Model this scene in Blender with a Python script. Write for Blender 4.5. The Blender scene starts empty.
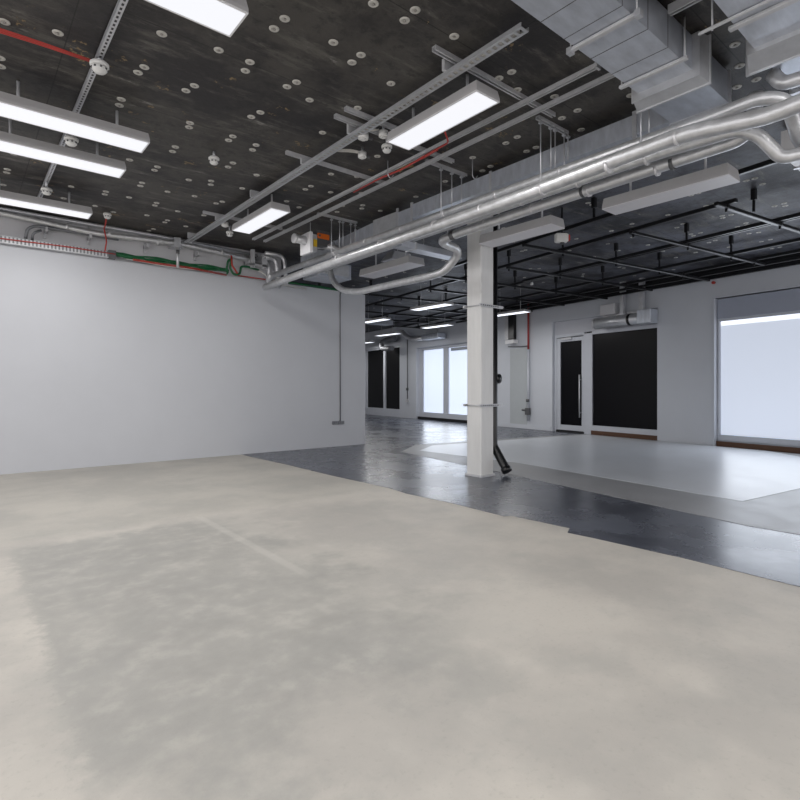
import bpy, bmesh, math, random
from mathutils import Vector, Matrix
random.seed(7)
scn = bpy.context.scene
col = scn.collection
CEIL = 3.72

# ------------------------------------------------------------------ materials
def lin(c):
    return tuple(((x/255)/12.92 if x/255 <= 0.04045 else ((x/255+0.055)/1.055)**2.4) for x in c)
def mat(name, rgb, rough=0.5, metal=0.0, var=0.0, scale=6.0, bump=0.0, emit=None, estr=0.0, spec=0.5, rvar=0.0, stretch=None):
    m = bpy.data.materials.new(name); m.use_nodes = True
    nt = m.node_tree; b = nt.nodes['Principled BSDF']
    c = lin(rgb)
    b.inputs['Base Color'].default_value = (*c, 1)
    b.inputs['Roughness'].default_value = rough
    b.inputs['Metallic'].default_value = metal
    b.inputs['Specular IOR Level'].default_value = spec
    if emit:
        b.inputs['Emission Color'].default_value = (*lin(emit), 1)
        b.inputs['Emission Strength'].default_value = estr
    geo = nt.nodes.new('ShaderNodeNewGeometry')
    mp = nt.nodes.new('ShaderNodeMapping')
    if stretch: mp.inputs['Scale'].default_value = stretch
    nt.links.new(geo.outputs['Position'], mp.inputs['Vector'])
    n = nt.nodes.new('ShaderNodeTexNoise'); n.inputs['Scale'].default_value = scale
    n.inputs['Detail'].default_value = 6; n.inputs['Roughness'].default_value = 0.6
    nt.links.new(mp.outputs['Vector'], n.inputs['Vector'])
    r = nt.nodes.new('ShaderNodeValToRGB')
    r.color_ramp.elements[0].position = 0.3; r.color_ramp.elements[1].position = 0.7
    v = max(var, 0.02)
    r.color_ramp.elements[0].color = (*[x*(1-v) for x in c], 1)
    r.color_ramp.elements[1].color = (*[min(1, x*(1+v)) for x in c], 1)
    nt.links.new(n.outputs['Fac'], r.inputs['Fac'])
    nt.links.new(r.outputs['Color'], b.inputs['Base Color'])
    if rvar:
        mr = nt.nodes.new('ShaderNodeMapRange')
        mr.inputs['To Min'].default_value = max(0.03, rough-rvar); mr.inputs['To Max'].default_value = min(1, rough+rvar)
        nt.links.new(n.outputs['Fac'], mr.inputs['Value']); nt.links.new(mr.outputs['Result'], b.inputs['Roughness'])
    if bump:
        bp = nt.nodes.new('ShaderNodeBump'); bp.inputs['Strength'].default_value = bump; bp.inputs['Distance'].default_value = 0.02
        nt.links.new(n.outputs['Fac'], bp.inputs['Height']); nt.links.new(bp.outputs['Normal'], b.inputs['Normal'])
    return m

class NT:
    """small node helper"""
    def __init__(s, m): s.nt = m.node_tree
    def n(s, t, **k):
        x = s.nt.nodes.new(t)
        for a, v in k.items(): setattr(x, a, v)
        return x
    def l(s, a, b): s.nt.links.new(a, b)
    def math(s, op, a, b=None, clamp=False):
        x = s.n('ShaderNodeMath', operation=op); x.use_clamp = clamp
        for i, v in enumerate((a, b)):
            if v is None: continue
            if isinstance(v, (int, float)): x.inputs[i].default_value = v
            else: s.l(v, x.inputs[i])
        return x.outputs[0]
    def step(s, v, lo, hi):
        x = s.n('ShaderNodeMapRange', interpolation_type='SMOOTHSTEP')
        s.l(v, x.inputs['Value']); x.inputs['From Min'].default_value = lo; x.inputs['From Max'].default_value = hi
        return x.outputs['Result']
    def noise(s, vec, scale, detail=5, rough=0.6):
        x = s.n('ShaderNodeTexNoise'); s.l(vec, x.inputs['Vector'])
        x.inputs['Scale'].default_value = scale; x.inputs['Detail'].default_value = detail; x.inputs['Roughness'].default_value = rough
        return x.outputs['Fac']
    def mix(s, f, a, b):
        x = s.n('ShaderNodeMix', data_type='RGBA')
        if isinstance(f, (int, float)): x.inputs[0].default_value = f
        else: s.l(f, x.inputs[0])
        for i, v in ((6, a), (7, b)):
            if isinstance(v, tuple): x.inputs[i].default_value = (*v, 1)
            else: s.l(v, x.inputs[i])
        return x.outputs[2]

def concrete_floor():
    m = bpy.data.materials.new('beige_concrete'); m.use_nodes = True
    h = NT(m); b = m.node_tree.nodes['Principled BSDF']
    g = h.n('ShaderNodeNewGeometry'); P = g.outputs['Position']
    sep = h.n('ShaderNodeSeparateXYZ'); h.l(P, sep.inputs[0])
    n1 = h.noise(P, 0.9, 5, 0.55); n2 = h.noise(P, 5.0, 8, 0.7); n3 = h.noise(P, 40.0, 4, 0.7); n4 = h.noise(P, 2.2, 6, 0.65)
    w = h.math('MULTIPLY', h.math('SUBTRACT', n2, 0.5), 0.35)
    w4 = h.math('MULTIPLY', h.math('SUBTRACT', n4, 0.5), 2.2)
    x = h.math('ADD', sep.outputs[0], w); y = h.math('ADD', sep.outputs[1], w)
    xs = h.math('ADD', sep.outputs[0], w4); ys = h.math('ADD', sep.outputs[1], w4)
    # worn greyer bay
    ma = h.math('MULTIPLY', h.step(x, 0.24, 0.34), h.math('SUBTRACT', 1.0, h.step(xs, 1.5, 2.4)))
    mb = h.math('MULTIPLY', h.step(ys, 1.2, 2.0), h.math('SUBTRACT', 1.0, h.step(y, 4.75, 4.95)))
    mask = h.math('MULTIPLY', ma, mb)
    base = h.mix(h.step(n1, 0.38, 0.62), lin((168, 164, 158)), lin((186, 181, 173)))
    far = h.mix(h.math('MULTIPLY', h.step(y, 4.9, 5.2), 0.35), base, lin((158, 156, 148)))
    patch = h.mix(h.step(n2, 0.30, 0.70), lin((136, 136, 132)), lin((158, 156, 151)))
    c = h.mix(h.math('MULTIPLY', mask, 0.75), far, patch)
    c = h.mix(h.math('MULTIPLY', h.step(n4, 0.46, 0.64), 0.28), c, lin((152, 151, 147)))
    c = h.mix(h.math('MULTIPLY', h.step(n2, 0.50, 0.68), 0.16), c, lin((202, 199, 190)))
    c = h.mix(h.math('MULTIPLY', h.step(n3, 0.54, 0.68), 0.18), c, lin((130, 128, 122)))
    # pale joint line
    ln = h.math('SUBTRACT', 1.0, h.step(h.math('ABSOLUTE', h.math('SUBTRACT', sep.outputs[0], 1.72)), 0.015, 0.05))
    ln = h.math('MULTIPLY', ln, h.math('MULTIPLY', h.step(sep.outputs[1], 2.9, 3.1), h.math('SUBTRACT', 1.0, h.step(sep.outputs[1], 4.9, 5.1))))
    c = h.mix(h.math('MULTIPLY', ln, 0.22), c, lin((205, 202, 194)))
    h.l(c, b.inputs['Base Color'])
    rr = h.n('ShaderNodeMapRange'); h.l(n2, rr.inputs['Value']); rr.inputs['To Min'].default_value = 0.42; rr.inputs['To Max'].default_value = 0.72
    h.l(rr.outputs[0], b.inputs['Roughness'])
    bp = h.n('ShaderNodeBump'); bp.inputs['Strength'].default_value = 0.12; bp.inputs['Distance'].default_value = 0.01
    h.l(n3, bp.inputs['Height']); h.l(bp.outputs[0], b.inputs['Normal'])
    return m

def dark_floor():
    m = bpy.data.materials.new('dark_painted_screed'); m.use_nodes = True
    h = NT(m); b = m.node_tree.nodes['Principled BSDF']
    g = h.n('ShaderNodeNewGeometry'); P = g.outputs['Position']
    n1 = h.noise(P, 1.1, 6, 0.65); n2 = h.noise(P, 3.0, 4, 0.55)
    c = h.mix(h.step(n1, 0.35, 0.65), lin((62, 65, 74)), lin((84, 88, 98)))
    c = h.mix(h.math('MULTIPLY', h.step(n2, 0.48, 0.68), 0.22), c, lin((104, 108, 118)))
    h.l(c, b.inputs['Base Color'])
    rr = h.n('ShaderNodeMapRange'); h.l(n1, rr.inputs['Value']); rr.inputs['To Min'].default_value = 0.12; rr.inputs['To Max'].default_value = 0.42
    h.l(rr.outputs[0], b.inputs['Roughness'])
    bp = h.n('ShaderNodeBump'); bp.inputs['Strength'].default_value = 0.03; bp.inputs['Distance'].default_value = 0.004
    h.l(n2, bp.inputs['Height']); h.l(bp.outputs[0], b.inputs['Normal'])
    return m

def ceiling_mat():
    m = bpy.data.materials.new('scuffed_black_slab'); m.use_nodes = True
    h = NT(m); b = m.node_tree.nodes['Principled BSDF']
    g = h.n('ShaderNodeNewGeometry'); P = g.outputs['Position']
    sep = h.n('ShaderNodeSeparateXYZ'); h.l(P, sep.inputs[0])
    mp = h.n('ShaderNodeMapping'); mp.inputs['Scale'].default_value = (0.5, 2.2, 1); h.l(P, mp.inputs[0])
    n1 = h.noise(P, 0.8, 7, 0.7); n2 = h.noise(mp.outputs[0], 2.4, 8, 0.75); n3 = h.noise(P, 9.0, 8, 0.75); n4 = h.noise(P, 1.9, 3, 0.5)
    right = h.step(sep.outputs[0], 4.7, 5.6)
    warm = h.mix(h.step(n1, 0.40, 0.60), lin((37, 34, 35)), lin((72, 69, 65)))
    cool = h.mix(h.step(n1, 0.40, 0.60), lin((42, 43, 49)), lin((92, 94, 103)))
    c = h.mix(right, warm, cool)
    c = h.mix(h.math('MULTIPLY', h.step(n2, 0.50, 0.64), 0.6), c, lin((104, 101, 95)))
    c = h.mix(h.math('MULTIPLY', h.step(n3, 0.50, 0.64), 0.6), c, lin((26, 25, 26)))
    # rare torn ochre / pale scuffs
    left = h.math('SUBTRACT', 1.0, right)
    oc = h.math('MULTIPLY', h.math('MULTIPLY', h.step(n3, 0.58, 0.61), h.step(n4, 0.575, 0.61)), left)
    c = h.mix(h.math('MULTIPLY', oc, 0.8), c, lin((150, 128, 92)))
    pl = h.math('MULTIPLY', h.step(n2, 0.60, 0.66), h.step(n3, 0.50, 0.56))
    c = h.mix(h.math('MULTIPLY', pl, 0.7), c, lin((150, 148, 144)))
    # board seams
    for axis, per, off in ((0, 2.44, 0.62), (1, 1.22, 0.35)):
        f = h.math('FRACT', h.math('DIVIDE', h.math('ADD', sep.outputs[axis], off + 20*per), per))
        s = h.math('LESS_THAN', h.math('ABSOLUTE', h.math('SUBTRACT', f, 0.5)), 0.004/per*1.0)
        c = h.mix(h.math('MULTIPLY', s, 0.8), c, lin((12, 12, 12)))
    h.l(c, b.inputs['Base Color'])
    b.inputs['Roughness'].default_value = 0.55
    bp = h.n('ShaderNodeBump'); bp.inputs['Strength'].default_value = 0.25; bp.inputs['Distance'].default_value = 0.02
    h.l(n3, bp.inputs['Height']); h.l(bp.outputs[0], b.inputs['Normal'])
    return m

M = {}
M['wall'] = mat('white_wall_paint', (188, 190, 195), 0.6, var=0.015, scale=1.5)
M['wallR'] = mat('facade_wall_paint', (194, 198, 205), 0.6, var=0.02, scale=1.5)
M['grid_channel'] = mat('dull_grid_channel', (120, 122, 128), .5, var=.1)
M['wallup'] = mat('bulkhead_paint', (205, 205, 208), 0.65, var=0.03, scale=2)
M['column'] = mat('column_paint', (212, 212, 211), 0.55, var=0.05, scale=4, stretch=(3, 3, .5))
M['floor'] = concrete_floor(); M['dark'] = dark_floor(); M['ceiling'] = ceiling_mat()
M['mid'] = mat('grey_screed', (139, 140, 143), 0.4, var=0.14, scale=3, bump=.05, rvar=.12)
M['pale'] = mat('pale_painted_floor', (196, 200, 206), 0.33, var=0.05, scale=2.2, rvar=.08)
M['galv'] = mat('galvanised_steel', (200, 202, 206), 0.36, metal=0.55, var=0.10, scale=9, rvar=0.08)
M['duct'] = mat('galvanised_duct_sheet', (192, 197, 206), 0.36, metal=0.5, var=0.14, scale=5, rvar=0.1, stretch=(1, 3, 1))
M['foil'] = mat('foil_pipe_insulation', (208, 209, 211), 0.33, metal=0.55, var=0.14, scale=11, bump=.3, rvar=.1)
M['band'] = mat('foil_tape_band', (215, 215, 217), 0.36, metal=0.35, var=0.05, scale=15)
M['joint'] = mat('dark_joint', (95, 96, 98), 0.5, metal=0.3, var=0.05)
M['strut'] = mat('zinc_strut', (196, 197, 200), 0.45, metal=0.25, var=0.10, scale=12)
M['housing'] = mat('grey_light_housing', (176, 175, 176), 0.5, var=0.03)
M['rim'] = mat('white_fitting_rim', (226, 226, 228), 0.4, var=0.02)
M['lit'] = mat('lit_diffuser', (60, 60, 62), 0.4, emit=(244, 245, 250), estr=1.0)
M['litfar'] = mat('lit_far_diffuser', (245, 245, 248), 0.4, emit=(240, 246, 255), estr=1.6)
M['unlit'] = mat('unlit_diffuser', (222, 221, 225), 0.45, var=0.02)
M['plastic'] = mat('white_plastic', (222, 222, 220), 0.4, var=0.02)
M['disc'] = mat('pale_fixing_washer', (196, 194, 188), 0.5, metal=.1, var=0.10, scale=60)
M['discpin'] = mat('fixing_pin', (160, 158, 152), 0.5, metal=.2, var=0.05)
M['black'] = mat('black_powdercoat', (16, 16, 19), 0.35, var=0.05)
M['rubber'] = mat('black_pipe_plastic', (14, 14, 16), 0.32, var=0.05)
M['panel'] = mat('black_glazing_film', (13, 13, 17), 0.3, var=0.08, scale=1.0, spec=.12)
M['panelfar'] = mat('black_slatted_blind', (14, 13, 14), 0.35, spec=.2, var=0.4, scale=6.0, stretch=(9, 9, .05))
M['frame'] = mat('white_aluminium_frame', (190, 194, 202), 0.4, var=0.02)
M['header'] = mat('blue_grey_header', (158, 164, 178), 0.5, var=0.02)
M['headerdoor'] = mat('pale_header', (178, 180, 188), 0.5, var=0.02)
M['sill'] = mat('sill_aluminium', (150, 156, 165), 0.4, var=0.03)
M['timber'] = mat('brown_timber', (84, 56, 38), 0.6, var=0.25, scale=9, stretch=(1, .2, 6))
M['void'] = mat('dark_void', (18, 19, 22), 0.7, var=0.1)
M['film'] = mat('frosted_window_film', (205, 212, 225), 0.35, emit=(203, 211, 226), estr=0.66, var=0.02, scale=.6)  # backlight through the film is put in as emission
M['strip'] = mat('clear_glass_strip', (235, 240, 250), 0.2, emit=(240, 245, 255), estr=1.0)  # glow stands in for daylight above the film edge
M['filmfar'] = mat('far_frosted_window_film', (214, 222, 236), 0.35, emit=(208, 220, 242), estr=0.85)  # emission replaces the daylight behind these panes
M['red'] = mat('red_cable_sheath', (178, 58, 50), 0.45, var=0.05)
M['darkzinc'] = mat('dull_zinc', (122, 124, 128), 0.5, metal=.3, var=.08)
M['orange'] = mat('orange_handle_plastic', (226, 110, 32), 0.45, var=0.04)
M['yellow'] = mat('yellow_label', (222, 182, 40), 0.5, var=0.03)
M['red_paint'] = mat('dull_red_pipe_paint', (150, 58, 58), 0.5, var=.05)
M['green'] = mat('green_cable_sheath', (14, 92, 52), 0.45, var=0.12)
M['cable'] = mat('white_cable', (205, 203, 198), 0.5, var=0.04)
M['ochre'] = mat('bare_ochre_patch', (150, 126, 88), 0.85, var=0.4, scale=22)
M['greyriser'] = mat('grey_riser_panel', (176, 181, 184), 0.45, var=0.02)

# ------------------------------------------------------------------ geometry
GA = math.radians(81.5)
FM = Matrix.Translation((12.12, 5.2, 0)) @ Matrix.Rotation(GA, 4, 'Z')   # the street wall runs at an angle: local x along it, y into the room
WORLD = {}

class MB:
    def __init__(s, T=None): s.bm = bmesh.new(); s.T = T or Matrix.Identity(4)
    def _v(s, p): return s.bm.verts.new(s.T @ Vector(p))
    def _f(s, vs, smooth=False):
        try:
            f = s.bm.faces.new(vs); f.smooth = smooth; return f
        except ValueError: return None
    def box(s, x0, x1, y0, y1, z0, z1, c=0.0):
        x0, x1 = sorted((x0, x1)); y0, y1 = sorted((y0, y1)); z0, z1 = sorted((z0, z1))
        c = min(c, (x1-x0)*.4, (y1-y0)*.4, (z1-z0)*.4)
        if c <= 0:
            v = [s._v((x, y, z)) for z in (z0, z1) for x, y in ((x0, y0), (x1, y0), (x1, y1), (x0, y1))]
            for q in ((0, 3, 2, 1), (4, 5, 6, 7), (0, 1, 5, 4), (1, 2, 6, 5), (2, 3, 7, 6), (3, 0, 4, 7)): s._f([v[i] for i in q])
            return s
        r = []
        for z, k in ((z0, c), (z0+c, 0), (z1-c, 0), (z1, c)):
            k2 = c
            a = k
            ring = [(x0+a+k2, y0+a), (x1-a-k2, y0+a), (x1-a, y0+a+k2), (x1-a, y1-a-k2), (x1-a-k2, y1-a), (x0+a+k2, y1-a), (x0+a, y1-a-k2), (x0+a, y0+a+k2)]
            r.append([s._v((p[0], p[1], z)) for p in ring])
        for i in range(3):
            for j in range(8): s._f([r[i][j], r[i][(j+1) % 8], r[i+1][(j+1) % 8], r[i+1][j]])
        s._f(r[0][::-1]); s._f(r[3]); return s
    def prism(s, pts, z0, z1):
        a = [s._v((p[0], p[1], z0)) for p in pts]; b = [s._v((p[0], p[1], z1)) for p in pts]; n = len(pts)
        s._f(a[::-1]); s._f(b)
        for i in range(n): s._f([a[i], a[(i+1) % n], b[(i+1) % n], b[i]])
        return s
    def frustum(s, a, b):
        """a, b: four-corner rings (lists of 3D points) lofted and capped"""
        va = [s._v(p) for p in a]; vb = [s._v(p) for p in b]; n = len(a)
        s._f(va[::-1]); s._f(vb)
        for i in range(n): s._f([va[i], va[(i+1) % n], vb[(i+1) % n], vb[i]])
        return s
    def tube(s, pts, r, seg=12, fil=0.0, cap=True):
        pts = [Vector(p) for p in pts]
        if fil > 0 and len(pts) > 2:
            out = [pts[0]]
            for i in range(1, len(pts)-1):
                p, a, b = pts[i], pts[i-1], pts[i+1]
                da, db = (a-p), (b-p)
                k = min(fil, da.length*.45, db.length*.45)
                A = p+da.normalized()*k; B = p+db.normalized()*k
                for t in (0, .2, .4, .6, .8, 1): out.append(A*(1-t)**2+p*2*t*(1-t)+B*t*t)
            out.append(pts[-1]); pts = out
        rings = []
        d0 = (pts[1]-pts[0]).normalized()
        up = Vector((0, 0, 1)) if abs(d0.z) < .9 else Vector((1, 0, 0))
        nrm = d0.cross(up).normalized()
        for i, p in enumerate(pts):
            if i == 0: d = d0
            elif i == len(pts)-1: d = (pts[i]-pts[i-1]).normalized()
            else: d = ((pts[i]-pts[i-1]).normalized()+(pts[i+1]-pts[i]).normalized()).normalized()
            nrm = (nrm-d*nrm.dot(d)).normalized(); bi = d.cross(nrm)
            rings.append([s._v(p+nrm*math.cos(2*math.pi*j/seg)*r+bi*math.sin(2*math.pi*j/seg)*r) for j in range(seg)])
        for i in range(len(rings)-1):
            for j in range(seg): s._f([rings[i][j], rings[i][(j+1) % seg], rings[i+1][(j+1) % seg], rings[i+1][j]], True)
        if cap: s._f(rings[0][::-1]); s._f(rings[-1])
        return s
    def lathe(s, prof, c, seg=20):
        """prof: (radius, z) from c, turned about the vertical"""
        rings = []
        for r, z in prof:
            rings.append([s._v((c[0]+max(r, 1e-4)*math.cos(2*math.pi*j/seg), c[1]+max(r, 1e-4)*math.sin(2*math.pi*j/seg), c[2]+z)) for j in range(seg)])
        for i in range(len(rings)-1):
            for j in range(seg): s._f([rings[i][j], rings[i][(j+1) % seg], rings[i+1][(j+1) % seg], rings[i+1][j]], True)
        s._f(rings[0][::-1]); s._f(rings[-1]); return s
    def build(s, name, m, parent=None, kind=None, origin=None):
        bmesh.ops.recalc_face_normals(s.bm, faces=s.bm.faces)
        xs = [v.co for v in s.bm.verts]
        lo = Vector([min(v[i] for v in xs) for i in range(3)]); hi = Vector([max(v[i] for v in xs) for i in range(3)])
        o = Vector(origin) if origin else Vector(((lo.x+hi.x)/2, (lo.y+hi.y)/2, lo.z))
        for v in s.bm.verts: v.co -= o
        me = bpy.data.meshes.new(name); s.bm.to_mesh(me); s.bm.free()
        me.materials.append(m)
        ob = bpy.data.objects.new(name, me); col.objects.link(ob)
        WORLD[ob.name] = o
        if parent:
            ob.parent = parent; ob.location = o-WORLD[parent.name]
        else: ob.location = o
        if kind: ob['kind'] = kind
        return ob

def tag(o, label, cat, group=None, kind=None):
    o['label'] = label; o['category'] = cat
    if group: o['group'] = group
    if kind: o['kind'] = kind
    return o
def thing(name, label, cat, loc, group=None):
    o = bpy.data.objects.new(name, None); col.objects.link(o); o.empty_display_size = .1
    o.location = loc; WORLD[o.name] = Vector(loc)
    return tag(o, label, cat, group)
def copy_thing(root, loc, label=None, rz=0.0):
    r = root.copy(); col.objects.link(r); r.location = loc; r.rotation_euler = (0, 0, rz); WORLD[r.name] = Vector(loc)
    if label: r['label'] = label
    for ch in [o for o in bpy.data.objects if o.parent == root]:
        c = ch.copy(); col.objects.link(c); c.parent = r
        for g in [o for o in bpy.data.objects if o.parent == ch]:
            d = g.copy(); col.objects.link(d); d.parent = c
    return r

# ------------------------------------------------------------------ setting
# floors
MB().box(-3.6, 17.5, -4.6, 22.6, -0.15, 0.0).build('floor', M['floor'], kind='structure')
edge = [(3.90, -4.6), (3.90, .9), (3.93, 1.6), (3.90, 2.3), (3.88, 2.5), (4.02, 2.57), (3.99, 3.16), (3.92, 3.2), (3.95, 3.9), (3.91, 4.6), (3.97, 5.0), (3.93, 6.2), (3.95, 7.6), (3.92, 8.6), (3.92, 9.1), (3.92, 22.6)]
MB().prism(edge + [(17.5, 22.6), (17.5, -4.6)], 0.0, 0.003).build('floor', M['dark'], kind='structure')
def fp(u, v): 
    p = FM @ Vector((u, v, 0)); return (p.x, p.y)
mid = [(6.38, 7.65), (7.39, 8.4), (11.35, 7.82), fp(2.4, 0.02), fp(-9.0, 0.02), (5.9-1.1, -2.2), (5.28, 1.25), (5.27, 1.63), (5.89, 4.74)]
MB().prism(mid, 0.003, 0.006).build('floor', M['mid'], kind='structure')
pale = [(6.75, 7.55), (7.55, 8.05), (11.3, 7.6), fp(2.2, 0.03), fp(-1.9, 0.03), fp(-3.2, .9), (7.69, 1.82), (6.34, 2.0), (6.85, 5.25)]
MB().prism(pale, 0.006, 0.009).build('floor', M['pale'], kind='structure')
# ceiling slab
MB().box(-3.6, 17.5, -4.6, 22.6, CEIL, CEIL+0.2).build('ceiling', M['ceiling'], kind='structure')

# partition on the left with a bulkhead set back above it
MB().box(-3.6, 6.67, 9.2, 9.38, 0, 3.19).build('wall_left', M['wall'], kind='structure')
MB().box(-3.6, 4.75, 9.28, 9.38, 3.19, CEIL).build('wall_bulkhead', M['wallup'], kind='structure')
MB().box(-3.6, 17.5, 21.8, 22.0, 0, CEIL).build('wall_far', M['wallR'], kind='structure')

# street wall with its four openings
w = MB(FM)
def span(u0, u1, z0, z1): w.box(u0, u1, -0.45, 0.0, z0, z1)
span(-9.5, -4.6, 0, CEIL); span(-4.6, -0.9, 3.04, CEIL); span(-0.9, 0.34, 0, CEIL); span(0.34, 3.45, 3.02, CEIL)
span(3.45, 6.9, 0, CEIL); span(6.9, 10.36, 2.75, CEIL); span(10.36, 11.62, 0, CEIL); span(11.62, 14.75, 2.95, CEIL); span(14.75, 16.9, 0, CEIL)
w.build('wall_right', M['wallR'], kind='structure')
# black painted band at the wall head, behind the grid
MB(FM).box(-9.5, 7.0, 0.0, 0.012, 3.50, CEIL).build('trim_1', M['black'], kind='structure')
# skirting
b = MB(FM); b.box(3.5, 6.9, 0.0, 0.018, 0.009, 0.13); b.build('baseboard_right', M['wallR'], kind='structure')

# window_1 : big lit shop window at the right
win = MB(FM); win.box(-0.94, -0.90, -0.16, 0.03, 0.0, 3.04); win.box(-4.6, -0.90, -0.16, 0.03, 3.04, 3.08)
w1 = win.build('window_1', M['frame'], kind='structure')
MB(FM).box(-4.6, -0.95, -0.14, -0.05, 2.62, 3.03, .006).build('shutter_box', M['header'], w1)
f = MB(FM); f.box(-0.99, -0.95, -0.16, -0.07, 0.10, 2.62); f.box(-4.6, -.99, -0.16, -0.07, 2.57, 2.62); f.box(-4.6, -.99, -0.16, -0.06, 0.12, 0.24)
f.build('frame', M['frame'], w1)
MB(FM).box(-4.6, -.99, -0.135, -0.125, 0.24, 2.48).build('frosted_pane', M['film'], w1)
MB(FM).box(-4.6, -.99, -0.135, -0.125, 2.48, 2.57).build('clear_pane', M['strip'], w1)
MB(FM).box(-4.6, -0.95, -0.16, -0.02, 0.0, 0.11).build('timber_sill', M['timber'], w1)
MB(FM).box(-4.6, -0.95, -0.16, -0.03, 0.11, 0.135).build('sill_cap', M['sill'], w1)
MB(FM).box(-4.7, -0.9, -0.45, -0.17, 0.0, 3.06).build('wall_window_back', M['void'], kind='structure')

# window_2 : black filmed shop window, door_1 beside it
w2 = MB(FM); w2.box(2.20, 2.44, -0.19, -0.09, 0.0, 2.62); w2.box(0.34, 2.20, -0.19, -0.09, 2.58, 2.66); w2.box(0.34, 0.40, -0.19, -.09, .1, 2.58); w2.box(0.34, 2.20, -0.19, -0.08, 0.11, 0.24)
w2 = w2.build('window_2', M['frame'], kind='structure')
MB(FM).box(0.40, 2.20, -0.145, -0.13, 0.24, 2.58).build('black_pane', M['panel'], w2)
MB(FM).box(0.34, 2.20, -0.16, -0.05, 0.0, 0.11).build('timber_sill', M['timber'], w2)
MB(FM).box(0.34, 3.45, -0.19, -0.10, 2.66, 3.02).build('header_panel', M['headerdoor'], w2)
MB(FM).box(0.3, 3.5, -0.45, -0.20, 0, 3.02).build('wall_door_back', M['void'], kind='structure')
d1 = MB(FM); d1.box(3.38, 3.45, -0.19, -0.09, 0.0, 2.66); d1.box(2.44, 3.38, -0.19, -0.09, 2.58, 2.66); d1.box(2.44, 2.47, -0.19, -.09, 0, 2.58)
d1 = d1.build('door_1', M['frame'], kind='structure')
lf = MB(FM); lf.box(3.26, 3.375, -0.16, -0.10, 0.06, 2.56); lf.box(2.48, 2.54, -0.16, -0.10, 0.06, 2.56); lf.box(2.54, 3.26, -0.16, -0.10, 2.46, 2.56); lf.box(2.54, 3.26, -0.16, -0.10, 0.06, 0.20)
lf.build('door_leaf', M['frame'], d1)
MB(FM).box(2.54, 3.26, -0.14, -0.125, 0.20, 2.46).build('black_glass', M['panel'], d1)
MB(FM).box(2.45, 3.38, -0.18, -0.06, 0.0, 0.05).build('threshold', M['void'], d1)
hd = MB(FM); hd.tube([(2.56, -0.04, .42), (2.56, -0.04, 1.55)], .018, 10); hd.tube([(2.56, -0.1, .55), (2.56, -0.04, .55)], .010, 8); hd.tube([(2.56, -0.1, 1.42), (2.56, -0.04, 1.42)], .010, 8)
hd.build('pull_handle', M['galv'], d1)
cl = MB(FM); cl.box(2.85, 3.2, -.10, -.05, 2.50, 2.56, .005); cl.tube([(3.1, -.05, 2.55), (2.7, -.02, 2.6), (2.5, -.07, 2.6)], .008, 6)
cl.build('door_closer', M['strut'], d1)

# window_3 : back windows with frosted panes
w3 = MB(FM)
for a, c in ((6.9, 7.1), (8.48, 8.78), (10.10, 10.18)): w3.box(a, c, -.24, -.14, .10, 2.70)
w3.box(6.9, 10.36, -.24, -.14, 2.64, 2.75); w3.box(6.9, 10.36, -.24, -.10, .10, .28)
w3 = w3.build('window_3', M['frame'], kind='structure')
for a, c in ((7.1, 8.48), (8.78, 10.10)): MB(FM).box(a, c, -.20, -.19, .28, 2.64).build('frosted_pane', M['filmfar'], w3)
MB(FM).box(10.18, 10.36, -.24, -.14, .28, 2.64).build('side_panel', M['frame'], w3)
MB(FM).box(6.9, 10.3, -.18, -.02, 0.003, .10).build('dark_plinth', M['void'], w3)
MB(FM).box(7.05, 8.3, -.19, -.12, 2.52, 2.62).build('blind_box', M['sill'], w3)
MB(FM).box(6.85, 10.4, -.45, -.25, 0, 2.9).build('wall_back_window', M['wallR'], kind='structure')
# window_4 : far windows with black blinds
w4 = MB(FM)
for a, c in ((11.62, 11.70), (12.92, 13.08), (14.62, 14.75)): w4.box(a, c, -.18, -.06, 0, 2.95)
w4.box(11.62, 14.75, -.18, -.06, 2.88, 2.95); w4.box(11.62, 14.75, -.18, -.04, 0, .32)
w4 = w4.build('window_4', M['frame'], kind='structure')
for a, c in ((11.70, 12.92), (13.08, 14.62)): MB(FM).box(a, c, -.13, -.12, .32, 2.88).build('black_blind', M['panelfar'], w4)
MB(FM).box(11.6, 14.8, -.45, -.2, 0, 3.0).build('wall_far_window', M['void'], kind='structure')
# riser panel right of the column
MB(FM).box(4.42, 5.12, 0.001, 0.014, .13, 2.38).build('riser_panel', M['greyriser'], kind='structure')

# ------------------------------------------------------------------ column
c = MB(); c.box(5.365, 5.625, 4.77, 5.03, 0.003, CEIL, .012)
t = c.build('structural_column', M['column'], kind=None); tag(t, 'square white painted steel-cased column standing in the middle of the room', 'column')
MB().box(5.35, 5.64, 4.755, 5.045, 0.003, 0.03).build('base_collar', M['strut'], t)
dp = thing('drainpipe', 'black plastic drainpipe running down behind the white column', 'pipe', (5.70, 4.86, 0))
MB().tube([(5.725, 4.86, CEIL), (5.725, 4.86, .40), (5.735, 4.68, .14), (5.735, 4.625, .07)], .058, 14, fil=.05).build('pipe', M['rubber'], dp)
MB().tube([(5.735, 4.66, .115), (5.735, 4.62, .06)], .068, 14).build('socket', M['rubber'], dp)
MB().tube([(5.74, 4.86, 1.33), (5.82, 4.84, 1.33)], .07, 16).build('access_cap', M['rubber'], dp)
MB().tube([(5.70, 4.70, 0.0), (5.70, 4.70, .16)], .006, 6).build('support_rod', M['strut'], dp)
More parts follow.
